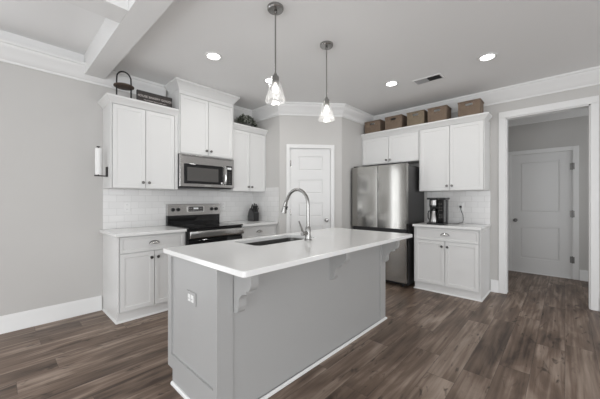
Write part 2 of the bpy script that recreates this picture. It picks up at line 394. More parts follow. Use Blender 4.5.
mb.box(PD0-cw, -.018, 0, PD0, 0, PDH+cw, .003); mb.box(PD1, -.018, 0, PD1+cw, 0, PDH+cw, .003); mb.box(PD0, -.018, PDH, PD1, 0, PDH+cw, .003)
mb.box(PD0-.0, 0, 0, PD0+.003, .1, PDH); mb.box(PD1-.003, 0, 0, PD1, .1, PDH); mb.box(PD0, 0, PDH-.003, PD1, .1, PDH)
mb.build('door_casing', 'trim', e)
MB().lathe([(0, 0), (.028, 0), (.028, .006), (.010, .008), (.010, .03), (.026, .036), (.029, .048), (.024, .060), (0, .064)], (PD1-.066, .012, .93), (0, -1, 0), 20).build('door_knob', 'nickel', e, True)
for z in (1.80, 1.05, .28):
    mb = MB(); mb.cyl((PD0+.002, .004, z-.05), (PD0+.002, .004, z+.05), .008, 10); mb.box(PD0+.002, .006, z-.045, PD0+.022, .0115, z+.045); mb.build('door_hinge', 'nickel', e)
# hall door (two panels), right-hinged
e = bpy.data.objects.new('door_2', None); C.objects.link(e); e.location = (HX, 0, 0); e.rotation_euler = (0, 0, -PI/2); e['kind'] = 'structure'
# local x = -world y, local -y = -world x
a0, a1 = -HD0, -HD1
panel_door(e, a0+.004, a1-.004, .012, HDH-.004, .05, .012, [(a0+.126, a1-.15, 1.03, 1.89), (a0+.126, a1-.15, .25, .79)], 'door')
mb = MB(); cw = .066
mb.box(a0-cw, -.018, 0, a0, 0, HDH+cw, .003); mb.box(a1, -.018, 0, a1+cw, 0, HDH+cw, .003); mb.box(a0, -.018, HDH, a1, 0, HDH+cw, .003)
mb.box(a0, 0, 0, a0+.003, .1, HDH); mb.box(a1-.003, 0, 0, a1, .1, HDH); mb.box(a0, 0, HDH-.003, a1, .1, HDH); mb.box(a0, -.01, 0, a1, .1, .011)
mb.build('door_casing', 'trim', e)
mb = MB(); mb.lathe([(0, 0), (.03, 0), (.03, .008), (.011, .01), (.011, .04), (0, .04)], (a0+.062, .012, .89), (0, -1, 0), 20)
mb.lathe([(0, .035), (.022, .037), (.029, .052), (.022, .068), (0, .072)], (a0+.062, .012, .89), (0, -1, 0), 20)
mb.build('door_handle', 'hinge', e, True)
for z in (1.77, 1.02, .30):
    mb = MB(); mb.cyl((a1-.003, .002, z-.055), (a1-.003, .002, z+.055), .011, 10); mb.box(a1-.035, .005, z-.05, a1-.003, .0115, z+.05); mb.box(a1-.003, -.021, z-.05, a1+.018, -.0185, z+.05); mb.build('door_hinge', 'hinge', e)

# backsplash tile
CT = 0.905
mb = MB(); mb.box(-3.776, -.008, CT, PX0, 0, 1.372); mb.box(-3.09, -.008, .5, -2.32, 0, CT); struct('trim_6', mb, 'tilex')
struct('trim_7', bx(PX0-.008, -.640, CT, PX0, -.008, 1.435), 'tiley')
struct('trim_8', bx(-.008, -3.088, CT, 0, -2.262, 1.375), 'tiley')

# ------------------------------------------------------------------ cabinets (local frame: width along x, back at y=0, front towards -y)
def knob_at(parent, x, y, z):
    MB().lathe([(0, 0), (.009, 0), (.006, .004), (.0055, .012), (.014, .018), (.0165, .024), (.013, .030), (0, .032)], (x, y, z), (0, -1, 0), 16).build('knob', 'knob', parent, True)
def cup_at(parent, x, y, z):
    # bin pull: a half dome open below, on a thin back plate
    b = MB(); W, H, D = .050, .030, .024; nu, nv = 14, 6; g = []
    for i in range(nu+1):
        a = PI*i/nu; row = []
        for j in range(nv+1):
            t = (PI/2)*j/nv
            row.append(b.bm.verts.new((x - W*math.cos(a), y - D*math.sin(t)*math.sin(a)**.6 - .001, z - .012 + H*math.sin(a)*math.cos(t))))
        g.append(row)
    for i in range(nu):
        for j in range(nv): b.bm.faces.new((g[i][j], g[i+1][j], g[i+1][j+1], g[i][j+1]))
    o = b.build('handle', 'chrome', parent, True)
    pl_ = MB(); ring = [(x-(W+.005)*math.cos(PI*i/16), z-.013+(H+.005)*math.sin(PI*i/16)) for i in range(17)]; pl_.prism(ring, 'y', y-.003, y-.0002); pl_.build('back_plate', 'knob', o)
    sm = o.modifiers.new('solid', 'SOLIDIFY'); sm.thickness = .0015
def base_cabinet(label, loc, rz, W, kick_l=0.0):
    t = thing('base_cabinet', label, 'cabinet', loc, rz, 'white base cabinets')
    D = .575
    b = MB(); b.box(0, -D, .10, W, -.002, .873); b.box(0, -.5627, 0.001, W, -.002, .10); b.build('carcass', 'cab', t)
    b = MB(); b.sweep([(0, -.03), (0, -.5627), (W, -.5627), (W, -.03)], [(0, .001), (.014, .001), (.012, .010), (.005, .018), (0, .018)][::-1]); b.build('shoe_moulding', 'trim', t)
    st = .010; F = -D-.0005
    b = MB(); b.box(0, F-.015, .10, st, F, .873); b.box(W-st, F-.015, .10, W, F, .873); b.box(st, F-.015, .867, W-st, F, .873); b.box(st, F-.015, .10, W-st, F, .108)
    b.build('face_frame', 'cab', t)
    dr = MB().panel(st+.007, .701, W-st-.007, .861, -D-.001, -D-.019, rail=.034, deep=.006).build('drawer', 'cab', t)
    cup_at(dr, W/2, -D-.019, .785)
    m = W/2
    for x0, x1, kx in ((st+.007, m-.0035, m-.034), (m+.0035, W-st-.007, m+.034)):
        d = MB().panel(x0, .112, x1, .693, -D-.001, -D-.019, rail=.058, deep=.007).build('door', 'cab', t)
        knob_at(d, kx, -D-.019, .628)
    return t
CAPS = [(0, 0), (.006, 0), (.010, .012), (.046, .052), (.050, .056), (.050, .074), (0, .074)]
def wall_cabinet(name, label, loc, rz, W, D, z0, z1, door_z0, door_z1, crown_path, crown_z, knob_z, prof=CAPS, group='white wall cabinets', stile=.007, stile_r=None):
    t = thing(name, label, 'cabinet', loc, rz, group)
    b = MB(); b.box(0, -D, z0, W, -.002, z1); b.build('carcass', 'cab', t)
    sr = stile if stile_r is None else stile_r; m = (stile+W-sr)/2; F = -D-.0005
    b = MB(); b.box(0, F-.015, z0, stile, F, z1); b.box(W-sr, F-.015, z0, W, F, z1); b.box(stile, F-.015, door_z1+.007, W-sr, F, z1)
    b.build('face_frame', 'cab', t)
    for x0, x1, kx in ((stile+.007, m-.0035, m-.032), (m+.0035, W-sr-.007, m+.032)):
        d = MB().panel(x0, door_z0, x1, door_z1, -D-.001, -D-.019, rail=.056, deep=.0045).build('door', 'cab', t)
        knob_at(d, kx, -D-.019, knob_z)
    b = MB(); b.sweep(crown_path, prof, crown_z); b.build('crown', 'cab', t, True)
    return t
R = -PI/2
XL = -3.776
base_cabinet('white two-door base cabinet with drawer at the left end, beside the bare grey wall', (XL, 0, 0), 0, .683)
base_cabinet('white base cabinet right of the range, under the knife block, mostly hidden by the island', (-2.325, 0, 0), 0, .663)
base_cabinet('white two-door base cabinet standing between the refrigerator and the doorway', (0, -2.284, 0), R, .80)
UD = .325
w_ = .686
wall_cabinet('wall_cabinet', 'white two-door wall cabinet left of the microwave, with the sign on top', (XL, 0, 0), 0, .703, UD, 1.37, 2.30, 1.376, 2.262,
             [(0, 0), (0, -UD-.0155), (.703, -UD-.0155)], 2.272, 1.437, stile_r=.036)
W2 = .776
TALLCR = [(0, 0), (.006, 0), (.010, .014), (.058, .080), (.066, .086), (.066, .108), (0, .108)]
wall_cabinet('wall_cabinet', 'tall-set white cabinet above the microwave, its crown touching the ceiling', (-3.072, 0, 0), 0, W2, .366, 1.818, 2.708, 1.828, 2.545,
             [(0, -.10), (0, -.3815), (W2, -.3815), (W2, -.10)], 2.60, 1.884, TALLCR)
wall_cabinet('wall_cabinet', 'white two-door wall cabinet right of the microwave, with greenery on top', (-2.295, 0, 0), 0, .633, UD, 1.37, 2.30, 1.376, 2.262,
             [(0, -UD-.0155), (.633, -UD-.0155)], 2.272, 1.437)
wall_cabinet('wall_cabinet', 'short white two-door wall cabinet over the refrigerator, three baskets on top', (0, -1.304, 0), R, .955, UD, 1.825, 2.30, 1.832, 2.255,
             [(0, -UD-.0155), (.955, -UD-.0155)], 2.272, 1.878)
wall_cabinet('wall_cabinet', 'tall white two-door wall cabinet over the coffee maker, two baskets on top', (0, -2.262, 0), R, .822, UD, 1.37, 2.30, 1.376, 2.262,
             [(0, -UD-.0155), (.822, -UD-.0155), (.822, -.16)], 2.272, 1.435)

# worktops
def slab(x0, y0, x1, y1, z0, z1, r=.006, bev=.003):
    b = MB(); n = 4
    o0 = rrect(x0, y0, x1, y1, r, n); o1 = rrect(x0+bev, y0+bev, x1-bev, y1-bev, max(r-bev, .001), n)
    rings = [[b.bm.verts.new((px, py, z)) for px, py in ring] for ring, z in ((o1, z0), (o0, z0+bev), (o0, z1-bev), (o1, z1))]
    N = len(o0)
    for a, c in zip(rings, rings[1:]):
        for i in range(N): b.bm.faces.new((a[i], a[(i+1) % N], c[(i+1) % N], c[i]))
    b.bm.faces.new(rings[0]); b.bm.faces.new(rings[-1]); return b
tag(slab(-3.812, -.637, -3.094, -.009, .874, CT).build('countertop', 'quartz'), 'white worktop left of the range, empty apart from the wall outlet above', 'countertop', 'white worktops')
tag(slab(-2.322, -.635, PX0-.010, -.009, .874, CT).build('countertop', 'quartz'), 'white worktop right of the range, carrying the black knife block', 'countertop', 'white worktops')
tag(slab(-.635, -3.098, -.009, -2.275, .874, CT).build('countertop', 'quartz'), 'white worktop under the coffee maker, beside the refrigerator', 'countertop', 'white worktops')

# ------------------------------------------------------------------ island
IX0, IX1, IY0, IY1 = -3.785, -1.824, -2.463, -1.82
isl = thing('kitchen_island', 'long light grey kitchen island with scrolled corbels under a white top', 'island', (IX0, IY0, 0))
LX, LY = IX1-IX0, IY1-IY0
b = MB(); b.box(.0125, .010, .10, LX-.0125, .028, .872); b.box(.0125, LY-.018, .10, LX-.0125, LY, .872); b.box(.0125, .010, .001, LX-.0125, LY-.075, .10)
b.box(.0125, .028, .10, .03, LY-.018, .872); b.box(LX-.03, .028, .10, LX-.0125, LY-.018, .872); b.build('carcass', 'isl', isl)
def end_panel(x, d):
    b = MB(); a = x + d*.012
    b.box(min(x, a), 0, .001, max(x, a), LY-.075, .10); b.box(min(x, a), 0, .10, max(x, a), LY, .19)
    b.box(min(x, a), 0, .855, max(x, a), LY, .872)
    b.box(min(x, a), 0, .19, max(x, a), .040, .855); b.box(min(x, a), LY-.05, .19, max(x, a), LY, .855)
    return b
end_panel(0, 1).build('end_panel', 'isl', isl); end_panel(LX, -1).build('end_panel', 'isl', isl)
for x0, x1 in ((.0125, .102), (LX-.105, LX-.0125)):
    bx(x0, 0, .001, x1, .0095, .872, .002).build('corner_post', 'isl', isl)
b = MB(); b.sweep([(0, LY-.075), (0, 0), (LX, 0), (LX, LY-.08)], [(0, .001), (.014, .001), (.013, .012), (.006, .020), (0, .020)]); b.build('shoe_moulding', 'trim', isl)['label'] = 'white shoe moulding'
def corbel(x0, y0=0.0):
    pr = [(0, .872), (-.160, .872), (-.160, .800)]
    for i in range(1, 7): a = PI/2*i/6; pr.append((-.160 + .032*(1-math.cos(a)), .800 - .050*math.sin(a)))
    pr += [(-.118, .748), (-.116, .728)]
    for i in range(1, 9): a = PI/2*i/8; pr.append((-.116 + .066*math.sin(a), .728 - .060*(1-math.cos(a))))
    pr += [(-.050, .645), (-.044, .622), (-.030, .608), (0, .602)]
    return MB().prism([(y + y0, z) for y, z in pr], 'x', x0, x0+.052).build('corbel', 'isl', isl)
corbel(.104); corbel(1.012, .0095); corbel(LX-.075, 0)
SX0, SX1, SY0, SY1 = -3.30, -2.625, -2.205, -1.865
n = 5; ob = rrect(-3.812, -2.740, -1.795, -1.790, .022, n); oi = rrect(-3.809, -2.737, -1.798, -1.793, .020, n); hi = rrect(SX0, SY0, SX1, SY1, .05, n); hj = rrect(SX0-.002, SY0-.002, SX1+.002, SY1+.002, .051, n)
b = MB(); Z0, Z1 = .874, .905
rs = [[b.bm.verts.new((x, y, z)) for x, y in ring] for ring, z in ((hi, Z0), (oi, Z0), (ob, Z0+.003), (ob, Z1-.003), (oi, Z1), (hj, Z1), (hi, Z1-.002), (hi, Z0))]
N = len(ob)
for a, c in zip(rs, rs[1:]):
    for i in range(N): b.bm.faces.new((a[i], a[(i+1) % N], c[(i+1) % N], c[i]))
bmesh.ops.remove_doubles(b.bm, verts=b.bm.verts[:], dist=1e-5)
tag(b.build('countertop', 'quartz'), 'large white island worktop with the sink cut into it', 'countertop', 'white worktops')
# undermount sink
b = MB(); so = rrect(SX0-.02, SY0-.02, SX1+.02, SY1+.02, .06, n); s1 = rrect(SX0+.001, SY0+.001, SX1-.001, SY1-.001, .05, n); s2 = rrect(SX0+.012, SY0+.012, SX1-.012, SY1-.012, .05, n); s3 = rrect(SX0+.04, SY0+.04, SX1-.04, SY1-.04, .04, n)
rs = [[b.bm.verts.new((x, y, z)) for x, y in ring] for ring, z in ((so, .8725), (s1, .8725), (s2, .70), (s3, .68))]
for a, c in zip(rs, rs[1:]):
    for i in range(N): b.bm.faces.new((a[i], a[(i+1) % N], c[(i+1) % N], c[i]))
b.bm.faces.new(rs[-1])
M['sinks'] = steel('satin_sink_steel', (.17, .168, .162), .42, 'x')
sk = tag(b.build('sink', 'sinks', smooth=True), 'stainless undermount sink basin set into the island worktop', 'sink')
MB().lathe([(0, .004), (.03, .004), (.042, .002), (.044, 0), (0, 0)], (-2.93, -2.04, .681), (0, 0, 1), 24).build('drain', 'chrome', sk, True)
# faucet
fc = thing('kitchen_faucet', 'tall brushed nickel gooseneck faucet standing beside the sink', 'faucet', (-2.83, -2.273, CT))
MB().lathe([(0, 0), (.030, 0), (.030, .006), (.024, .012), (.022, .05), (.022, .105), (.016, .115), (0, .115)], (0, 0, 0), (0, 0, 1), 24).build('body', 'nickel', fc, True)
pts = [(0, 0, .105), (0, 0, .20), (0, 0, .29)]
for i in range(1, 15): a = PI*i/16; pts.append((0, .125 - .125*math.cos(a), .30 + .125*math.sin(a)))
pts += [(0, .258, .325), (0, .264, .305)]
MB().tube(pts, .0135, 16).build('spout', 'nickel', fc, True)
hd = MB().tube([(0, .262, .320), (0, .270, .295), (0, .282, .255), (0, .292, .222), (0, .293, .219)], [.0145, .018, .020, .026, .020], 20).build('spray_head', 'nickel', fc, True)
MB().tube([(0, .264, .278), (0, .266, .274)], .0205, 16).build('collar', 'blk', hd, True)
bx(-.006, .250, .248, .006, .262, .275, .002).build('button', 'blk', hd)
b = MB(); b.cyl((-.015, 0, .060), (-.075, 0, .060), .017, 18); b.build('handle_hub', 'nickel', fc, True)
MB().tube([(-.062, 0, .07), (-.080, 0, .11), (-.110, 0, .165)], [.008, .006, .005], 12).build('lever', 'nickel', fc, True)

# ------------------------------------------------------------------ outlets
def outlet(label, loc, rz, name='wall_outlet', sw=False):
    t = thing(name, label, 'outlet', loc, rz)
    p = bx(-.036, -.006, -.058, .036, -.0005, .058, .002).build('cover_plate', 'plast', t)
    for z in (-.026, .026):
        r = bx(-.017, -.0085, z-.014, .017, -.0055, z+.014, .002).build('receptacle', 'plast', p)
        s = MB()
        for x in (-.007, .005): s.box(x, -.0092, z-.004, x+.002, -.0082, z+.006)
        s.build('slot', 'slot', p)
    return t
outlet('white wall outlet in the tile left of the range', (-3.536, -.0085, 1.155), 0)
outlet('white wall outlet in the tile right of the range', (-2.235, -.0085, 1.15), 0)
outlet('white wall outlet with the coffee maker cord plugged in', (-.0085, -2.733, 1.145), R)
# the island's outlet lies on its side
t = thing('wall_outlet', 'white outlet on the grey end of the island', 'outlet', (-3.7735, -2.148, .635), -PI/2)
p = bx(-.058, -.006, -.040, .058, -.0005, .040, .002).build('cover_plate', 'isl', t); p['label'] = 'grey cover plate'
for x in (-.020, .020):
    bx(x-.016, -.0085, -.022, x+.016, -.0055, .022, .002).build('receptacle', 'plast', p)
    s = MB(); s.box(x-.006, -.0092, -.008, x-.004, -.0082, 0); s.box(x+.004, -.0092, -.008, x+.006, -.0082, 0); s.build('slot', 'slot', p)

# ------------------------------------------------------------------ range
rg = thing('electric_range', 'freestanding stainless range with black glass top and raised control panel', 'stove', (-3.087, -.012, 0))
W = .757
b = MB(); b.box(0, -.60, .09, W, 0, .895); b.box(.02, -.57, .003, W-.02, -.02, .09); b.build('body', 'char', rg)
bx(-.001, -.648, .896, W+.001, -.055, .914, .004).build('cooktop', 'blkgl', rg)
for x, y, r in ((.20, -.47, .10), (.56, -.47, .075), (.20, -.22, .075), (.56, -.22, .10)):
    b = MB(); b.lathe([(r, .0003), (r, .0008), (r-.004, .0008), (r-.004, .0003)], (x, y, .9142), (0, 0, 1), 40); b.build('burner_ring', 'smoke', rg, True)
b = MB(); b.box(.004, -.640, .18, W-.004, -.602, .765, .004); dr = b.build('oven_door', 'blkgl', rg)
b = MB(); b.box(.012, -.642, .772, W-.012, -.602, .888, .004); b.build('door_top_rail', 'blkgl', rg)
b = MB(); b.box(.006, -.684, .792, W-.006, -.664, .874, .008, 3); b.box(.03, -.666, .815, .06, -.640, .853); b.box(W-.06, -.666, .815, W-.03, -.640, .853); b.build('oven_handle', 'steelx', rg, True)
bx(.02, -.6415, .30, W-.02, -.639, .62).build('oven_window', 'smoke', dr)
bx(.004, -.64, .09, W-.004, -.602, .172, .004).build('storage_drawer', 'steelx', rg)
b = MB(); b.box(0, -.056, .896, W, 0, 1.04); b.build('backguard', 'blkgl', rg)
b = MB(); b.prism([(-.070, 1.035), (-.066, 1.178), (-.050, 1.186), (0, 1.186), (0, 1.035)], 'x', -.001, W+.001); cp = b.build('control_panel', 'steelx', rg)
for x in (.065, .135, W-.135, W-.065):
    k = MB().lathe([(0, 0), (.024, 0), (.024, .006), (.020, .022), (.017, .026), (0, .026)], (x, -.0685, 1.112), (0, -1, .03), 20).build('knob', 'blk', cp, True)
b = MB(); b.prism([(px, pz) for px, pz in rrect(.255, 1.070, .505, 1.160, .02, 5)], 'y', -.071, -.066); dp = b.build('display_bezel', 'chrome', cp)
b = MB(); b.prism([(px, pz) for px, pz in rrect(.272, 1.080, .488, 1.150, .014, 5)], 'y', -.0725, -.0705); b.build('display_panel', 'smoke', dp)
bx(.345, -.0735, 1.112, .415, -.0724, 1.135).build('clock', 'lcd', dp)
for i in range(8):
    x = .285 + .025*i
    bx(x, -.0735, 1.088, x+.014, -.0724, 1.096).build('button', 'btn', dp)
    if not .33 < x < .42: bx(x, -.0735, 1.118, x+.014, -.0724, 1.127).build('button', 'btn', dp)

# ------------------------------------------------------------------ microwave
mw = thing('microwave', 'stainless over-the-range microwave hung below the white cabinet', 'microwave', (-3.071, -.002, 1.392))
W, H, D = .774, .422, .368
bx(0, -D, .012, W, 0, H-.002).build('body', 'char', mw)
b = MB(); b.box(0, -D-.026, .016, W, -D-.001, H-.002, .004); fr = b.build('front_frame', 'steelx', mw)
b = MB(); b.box(.050, -D-.030, .055, .598, -D-.022, .305, .003); dr = b.build('door', 'blkgl', mw)
bx(.092, -D-.0315, .088, .525, -D-.0295, .262, .001).build('window', 'smoke', dr)
bx(.566, -D-.0315, .064, .586, -D-.0295, .088).build('energy_label', 'plast', dr)
b = MB(); b.box(.648, -D-.030, .055, .745, -D-.022, .320, .003); cpn = b.build('control_panel', 'blkgl', mw)
for r_ in range(7):
    for c in range(3): bx(.661+.026*c, -D-.031, .072+.026*r_, .677+.026*c, -D-.0298, .084+.026*r_).build('button', 'smoke', cpn)
bx(.664, -D-.031, .272, .730, -D-.0298, .300).build('clock', 'lcd', cpn)
b = MB(); b.tube([(.622, -D-.030, .062), (.622, -D-.052, .075), (.622, -D-.062, .11), (.622, -D-.064, .19), (.622, -D-.062, .27), (.622, -D-.052, .300), (.622, -D-.030, .313)], .0125, 14); b.build('handle', 'chrome', mw, True)
b = MB()
for i in range(3): b.box(.03, -D-.0275, H-.026+.006*i, W-.03, -D-.0255, H-.023+.006*i)
b.build('vent_grille', 'char', mw)
bx(.33, -D-.0275, .028, .42, -D-.0255, .040).build('highlight_strip', 'chrome', mw)  # bright highlight on the lower frame, put in as a chrome strip
bx(.02, -D+.01, 0.0, W-.02, -.02, .012).build('underside_vent', 'blk', mw)

# ------------------------------------------------------------------ refrigerator
fr = thing('refrigerator', 'stainless french-door refrigerator with bottom freezer drawer beside the pantry corner', 'refrigerator', (-.03, -1.352, 0), R)
W = .876; DB = .615
b = MB(); b.box(.004, -DB, .035, W-.004, 0, 1.738, .004); b.build('body', 'char', fr)
def bowed(x0, x1, z0, z1, bow=.005):
    poly = [(x0, -DB-.012), (x0, -DB-.078)]
    for i in range(1, 8): t = i/8; poly.append((x0+(x1-x0)*t, -DB-.078-bow*4*t*(1-t)))
    poly += [(x1, -DB-.078), (x1, -DB-.012)]
    return MB().prism(poly, 'z', z0, z1)
ml = W*.505
ld = bowed(.0, ml-.004, .832, 1.752).build('left_door', 'steel', fr, True); rd = bowed(ml+.004, W, .832, 1.752).build('right_door', 'steel', fr, True)
bx(.006, -DB-.066, .790, W-.006, -DB-.002, .829).build('grip_channel', 'blk', fr)
fd = bowed(.0, W, .080, .745).build('freezer_drawer', 'steel', fr, True)
bx(.004, -DB-.058, .7455, W-.004, -DB-.012, .789).build('drawer_grip', 'blk', fr)
bx(.010, -DB-.03, .040, W-.010, -DB-.001, .078).build('toe_grille', 'blk', fr)
bx(ml-.0035, -DB-.06, .834, ml+.0035, -DB-.012, 1.750).build('centre_gasket', 'blk', fr)
bx(-.016, -DB-.066, .832, -.001, -DB-.002, 1.752, .002).build('dark_edge_strip', 'char', fr)  # added strip: the dark look of the rounded door edge, put in as colour
for x in (.004, W-.074): bx(x, -DB-.045, 1.7525, x+.07, -DB+.03, 1.772, .003).build('hinge_cover', 'char', fr)
for x in (.05, W-.09):
    for y in (-DB+.03, -.06): b = MB(); b.cyl((x, y, .0012), (x, y, .036), .02); b.build('foot', 'blk', fr)

# ------------------------------------------------------------------ things on the worktops
M['tank'] = paint('satin_tank_steel', (.38, .375, .37), .32, 1.0, var=.03)
cm = thing('coffee_maker', 'black drip coffee maker with chrome tank on the worktop by the refrigerator', 'coffee maker', (-.34, -2.434, CT+.001), R)
W, D = .225, .20
bx(0, -D, 0, W, 0, .022, .005).build('base', 'blk', cm)
bx(0, -.075, .022, W, 0, .352, .005).build('rear_column', 'blk', cm)
bx(.140, -.19, .0225, W-.006, -.0755, .340, .005).build('water_tank', 'blkgl', cm)
bx(0, -.195, .340, W+.016, .0, .366, .005).build('lid', 'blk', cm)
b = MB(); b.cyl((.074, -.12, .240), (.074, -.12, .339), .058, 24); b.build('brew_head', 'blk', cm, True)
b = MB(); b.lathe([(0, .262), (.0605, .262), (.0605, .330), (0, .330)], (.074, -.12, 0), (0, 0, 1), 28); b.build('chrome_band', 'tank', cm, True)['label'] = 'chrome band'
bx(.152, -.1925, .045, W-.018, -.1895, .325, .001).build('control_panel', 'blkgl', cm)
for z in (.10, .13, .19, .225, .275):
    for x in (.158, .184): bx(x, -.194, z, x+.016, -.1922, z+.009).build('button', 'smoke', cm)
b = MB(); b.tube([(W+.004, -.01, .012), (W+.05, .06, .006), (W+.10, .10, .005), (.295, .22, .006), (.328, .295, .012), (.332, .318, .05), (.326, .321, .12), (.312, .320, .155), (.303, .318, .185), (.299, .314, .218)], .0035, 8)
b.build('power_cord', 'blk', cm, True)
bx(.286, .298, .222, .312, .3195, .252, .003).build('plug', 'blk', cm)
M['flask'] = paint('satin_flask_steel', (.42, .415, .41), .3, 1.0, var=.03)
pt = thing('coffee_carafe', 'brushed steel thermal carafe sitting inside the coffee maker', 'carafe', (-.34-.122, -2.434-.074, CT+.024), 0)
MB().lathe([(0, 0), (.060, 0), (.062, .006), (.060, .04), (.048, .10), (.038, .140), (.037, .158), (0, .158)], (0, 0, 0), (0, 0, 1), 28).build('body', 'flask', pt, True)
MB().lathe([(0, .159), (.039, .159), (.041, .170), (.036, .194), (.015, .200), (0, .200)], (0, 0, 0), (0, 0, 1), 24).build('lid', 'blk', pt, True)
MB().tube([(-.012, .034, .162), (-.020, .066, .155), (-.022, .072, .12), (-.022, .070, .06), (-.018, .056, .04)], .008, 10).build('handle', 'blk', pt, True)

# knife block, leaning back
kx, ky = -1.855, -.205
kb = thing('knife_block', 'dark grey knife block on the worktop right of the range', 'knife block', (kx, ky, CT+.001), 0.0)
# side profile in the yz plane: tall rounded back, sloping slotted top, low front
b = MB(); b.prism([(.085, 0), (.088, .07), (.070, .145), (.030, .205), (-.065, .135), (-.065, 0)], 'x', 0, .112)
bmesh.ops.bevel(b.bm, geom=b.bm.edges[:], offset=.004, segments=2, affect='EDGES')
b.build('block', 'dgrey', kb, True)
bx(.006, -.070, .004, .106, -.0655, .128, .002).build('front_plate', 'blk', kb)
TB = Vector((0, .030, .205)); TF = Vector((0, -.065, .135)); NRM = Vector((0, -.070, .095)).normalized()
LAB = 'black-handled knife standing in the dark knife block'
def knife(f, x, L, r):
    p = TB.lerp(TF, f); d = (NRM + Vector((.03, 0, .55))).normalized()
    t = thing('kitchen_knife', LAB, 'knife', (kx+x, ky+p.y, CT+.0015+p.z), 0.0, 'black-handled knives in the block')
    MB().tube([d*.0, d*.3*L, d*.85*L, d*L], [r*.8, r, r*1.15, r*.6], 10).build('handle', 'blk', t, True)
    for q in (.35, .70): MB().lathe([(0, 0), (.0036, 0), (.0034, .0025), (0, .0025)], d*q*L + Vector((-r*.92, -r*.3, 0)), (-1, -.4, 0), 8).build('rivet', 'chrome', t)
for f, x, L, r in ((.16, .020, .080, .010), (.16, .056, .095, .011), (.16, .092, .085, .010), (.48, .018, .085, .009), (.48, .043, .075, .009), (.48, .069, .090, .010), (.48, .095, .080, .009), (.82, .025, .070, .008), (.82, .056, .075, .008), (.82, .087, .070, .008)):
    knife(f, x, L, r)

# paper towel holder on the cabinet side
ph = thing('paper_towel_holder', 'dark metal paper towel holder screwed to the left cabinet side', 'paper towel holder', (XL, -.20, 1.487))
b = MB(); b.box(-.014, -.022, .005, -.0005, .022, .112, .003); b.build('bracket', 'blkiron', ph)
b = MB(); b.tube([(-.010, 0, .012), (-.118, 0, .012)], .006, 10); b.build('arm', 'blkiron', ph, True)
b = MB(); b.cyl((-.083, 0, .012), (-.083, 0, .318), .006, 10); b.lathe([(0, 0), (.016, 0), (.016, .008), (0, .010)], (-.083, 0, .316), (0, 0, 1), 16); b.build('rod', 'blkiron', ph, True)
b = MB(); b.lathe([(.010, 0), (.029, 0), (.030, .004), (.030, .276), (.029, .280), (.010, .280), (.010, 0)], (XL-.083, -.20, 1.5105), (0, 0, 1), 32)
tag(b.build('paper_towel_roll', 'paper', smooth=True), 'white paper towel roll upright on the dark wall holder', 'paper towels')

# ------------------------------------------------------------------ things on top of the cabinets
TOP = 2.346
# closed deck so things stand on the cabinet crown line
for (x0, y0, x1, y1, par) in ():
    pass
ts = thing('tray_stand', 'round wooden tray with black arched handle on the left wall cabinet', 'tray', (-3.632, -.25, TOP+.001))
MB().lathe([(0, .146), (.093, .146), (.099, .150), (.099, .160), (.093, .164), (.088, .158), (0, .157)], (0, 0, 0), (0, 0, 1), 36).build('tray', 'wood', ts, True)
pts = [(-.071, 0, 0), (-.071, 0, .20)]
for i in range(1, 12): a = PI*i/12; pts.append((-.071*math.cos(a), 0, .235 + .085*math.sin(a)))
pts += [(.071, 0, .20), (.071, 0, 0)]
MB().tube(pts, .0075, 10).build('handle', 'blkiron', ts, True)
sg = thing('bakery_sign', 'dark wooden sign lettered in white, leaning on the left wall cabinet', 'sign', (-3.516, -.285, TOP+.001), math.radians(0))
bx(0, -.010, .0, .392, .010, .145, .003).build('board', 'signb', sg)
b = MB(); b.box(0, -.014, 0, .392, -.0105, .007); b.box(0, -.014, .138, .392, -.0105, .145); b.box(0, -.014, .007, .007, -.0105, .138); b.box(.385, -.014, .007, .392, -.0105, .138); b.build('frame', 'blk', sg)
def text(body, size, x, z, parent, name='lettering', mat='letter', y=-.0108):
    c = bpy.data.curves.new(name, 'FONT'); c.body = body; c.size = size; c.align_x = 'CENTER'; c.align_y = 'CENTER'; c.extrude = .0006
    t_ = bpy.data.objects.new('t', c); C.objects.link(t_)
    me = bpy.data.meshes.new_from_object(t_.evaluated_get(bpy.context.evaluated_depsgraph_get())); bpy.data.objects.remove(t_)
    me.materials.clear(); me.materials.append(M[mat]); me.name = name
    o = bpy.data.objects.new(name, me); C.objects.link(o); o.parent = parent
    o.location = (x, y, z); o.rotation_euler = (PI/2, 0, 0); return o
text('HOUSE BAKERY GOODS', .036, .196, .088, sg); text('FRESH BREAD PIES & CAKES DAILY', .0165, .200, .047, sg)

pl = thing('potted_greenery', 'dark bushy greenery in a low pot on the cabinet right of the microwave', 'plant', (-1.945, -.20, TOP+.001))
MB().lathe([(0, 0), (.075, 0), (.095, .075), (.088, .075), (.072, .01), (0, .01)], (0, 0, 0), (0, 0, 1), 24).build('pot', 'pot', pl, True)
def leaves(n, seed, rmax):
    rnd = random.Random(seed); b = MB()
    for i in range(n):
        a = rnd.uniform(0, 2*PI); rr = rmax*math.sqrt(rnd.random()); h = .05 + .155*(1-(rr/rmax)**2)*rnd.uniform(.55, 1) + rnd.uniform(-.01, .02)
        p = Vector((rr*1.25*math.cos(a), rr*.75*math.sin(a), max(.015, h)))
        d = Vector((math.cos(a)*.8 + rnd.uniform(-.6, .6), math.sin(a)*.8 + rnd.uniform(-.6, .6), rnd.uniform(-.2, .9))).normalized()
        s = d.cross(Vector((0, 0, 1))).normalized(); L = rnd.uniform(.03, .055); wd = L*.32; u = s.cross(d)*.006
        q = [p, p+d*L*.45+s*wd+u, p+d*L, p+d*L*.45-s*wd+u]
        vs = [b.bm.verts.new(v) for v in q]; mid = b.bm.verts.new(p+d*L*.5-u)
        for k in range(4): b.bm.faces.new((vs[k], vs[(k+1) % 4], mid))
    return b
leaves(420, 3, .135).build('foliage', 'leaf', pl)['kind'] = 'stuff'
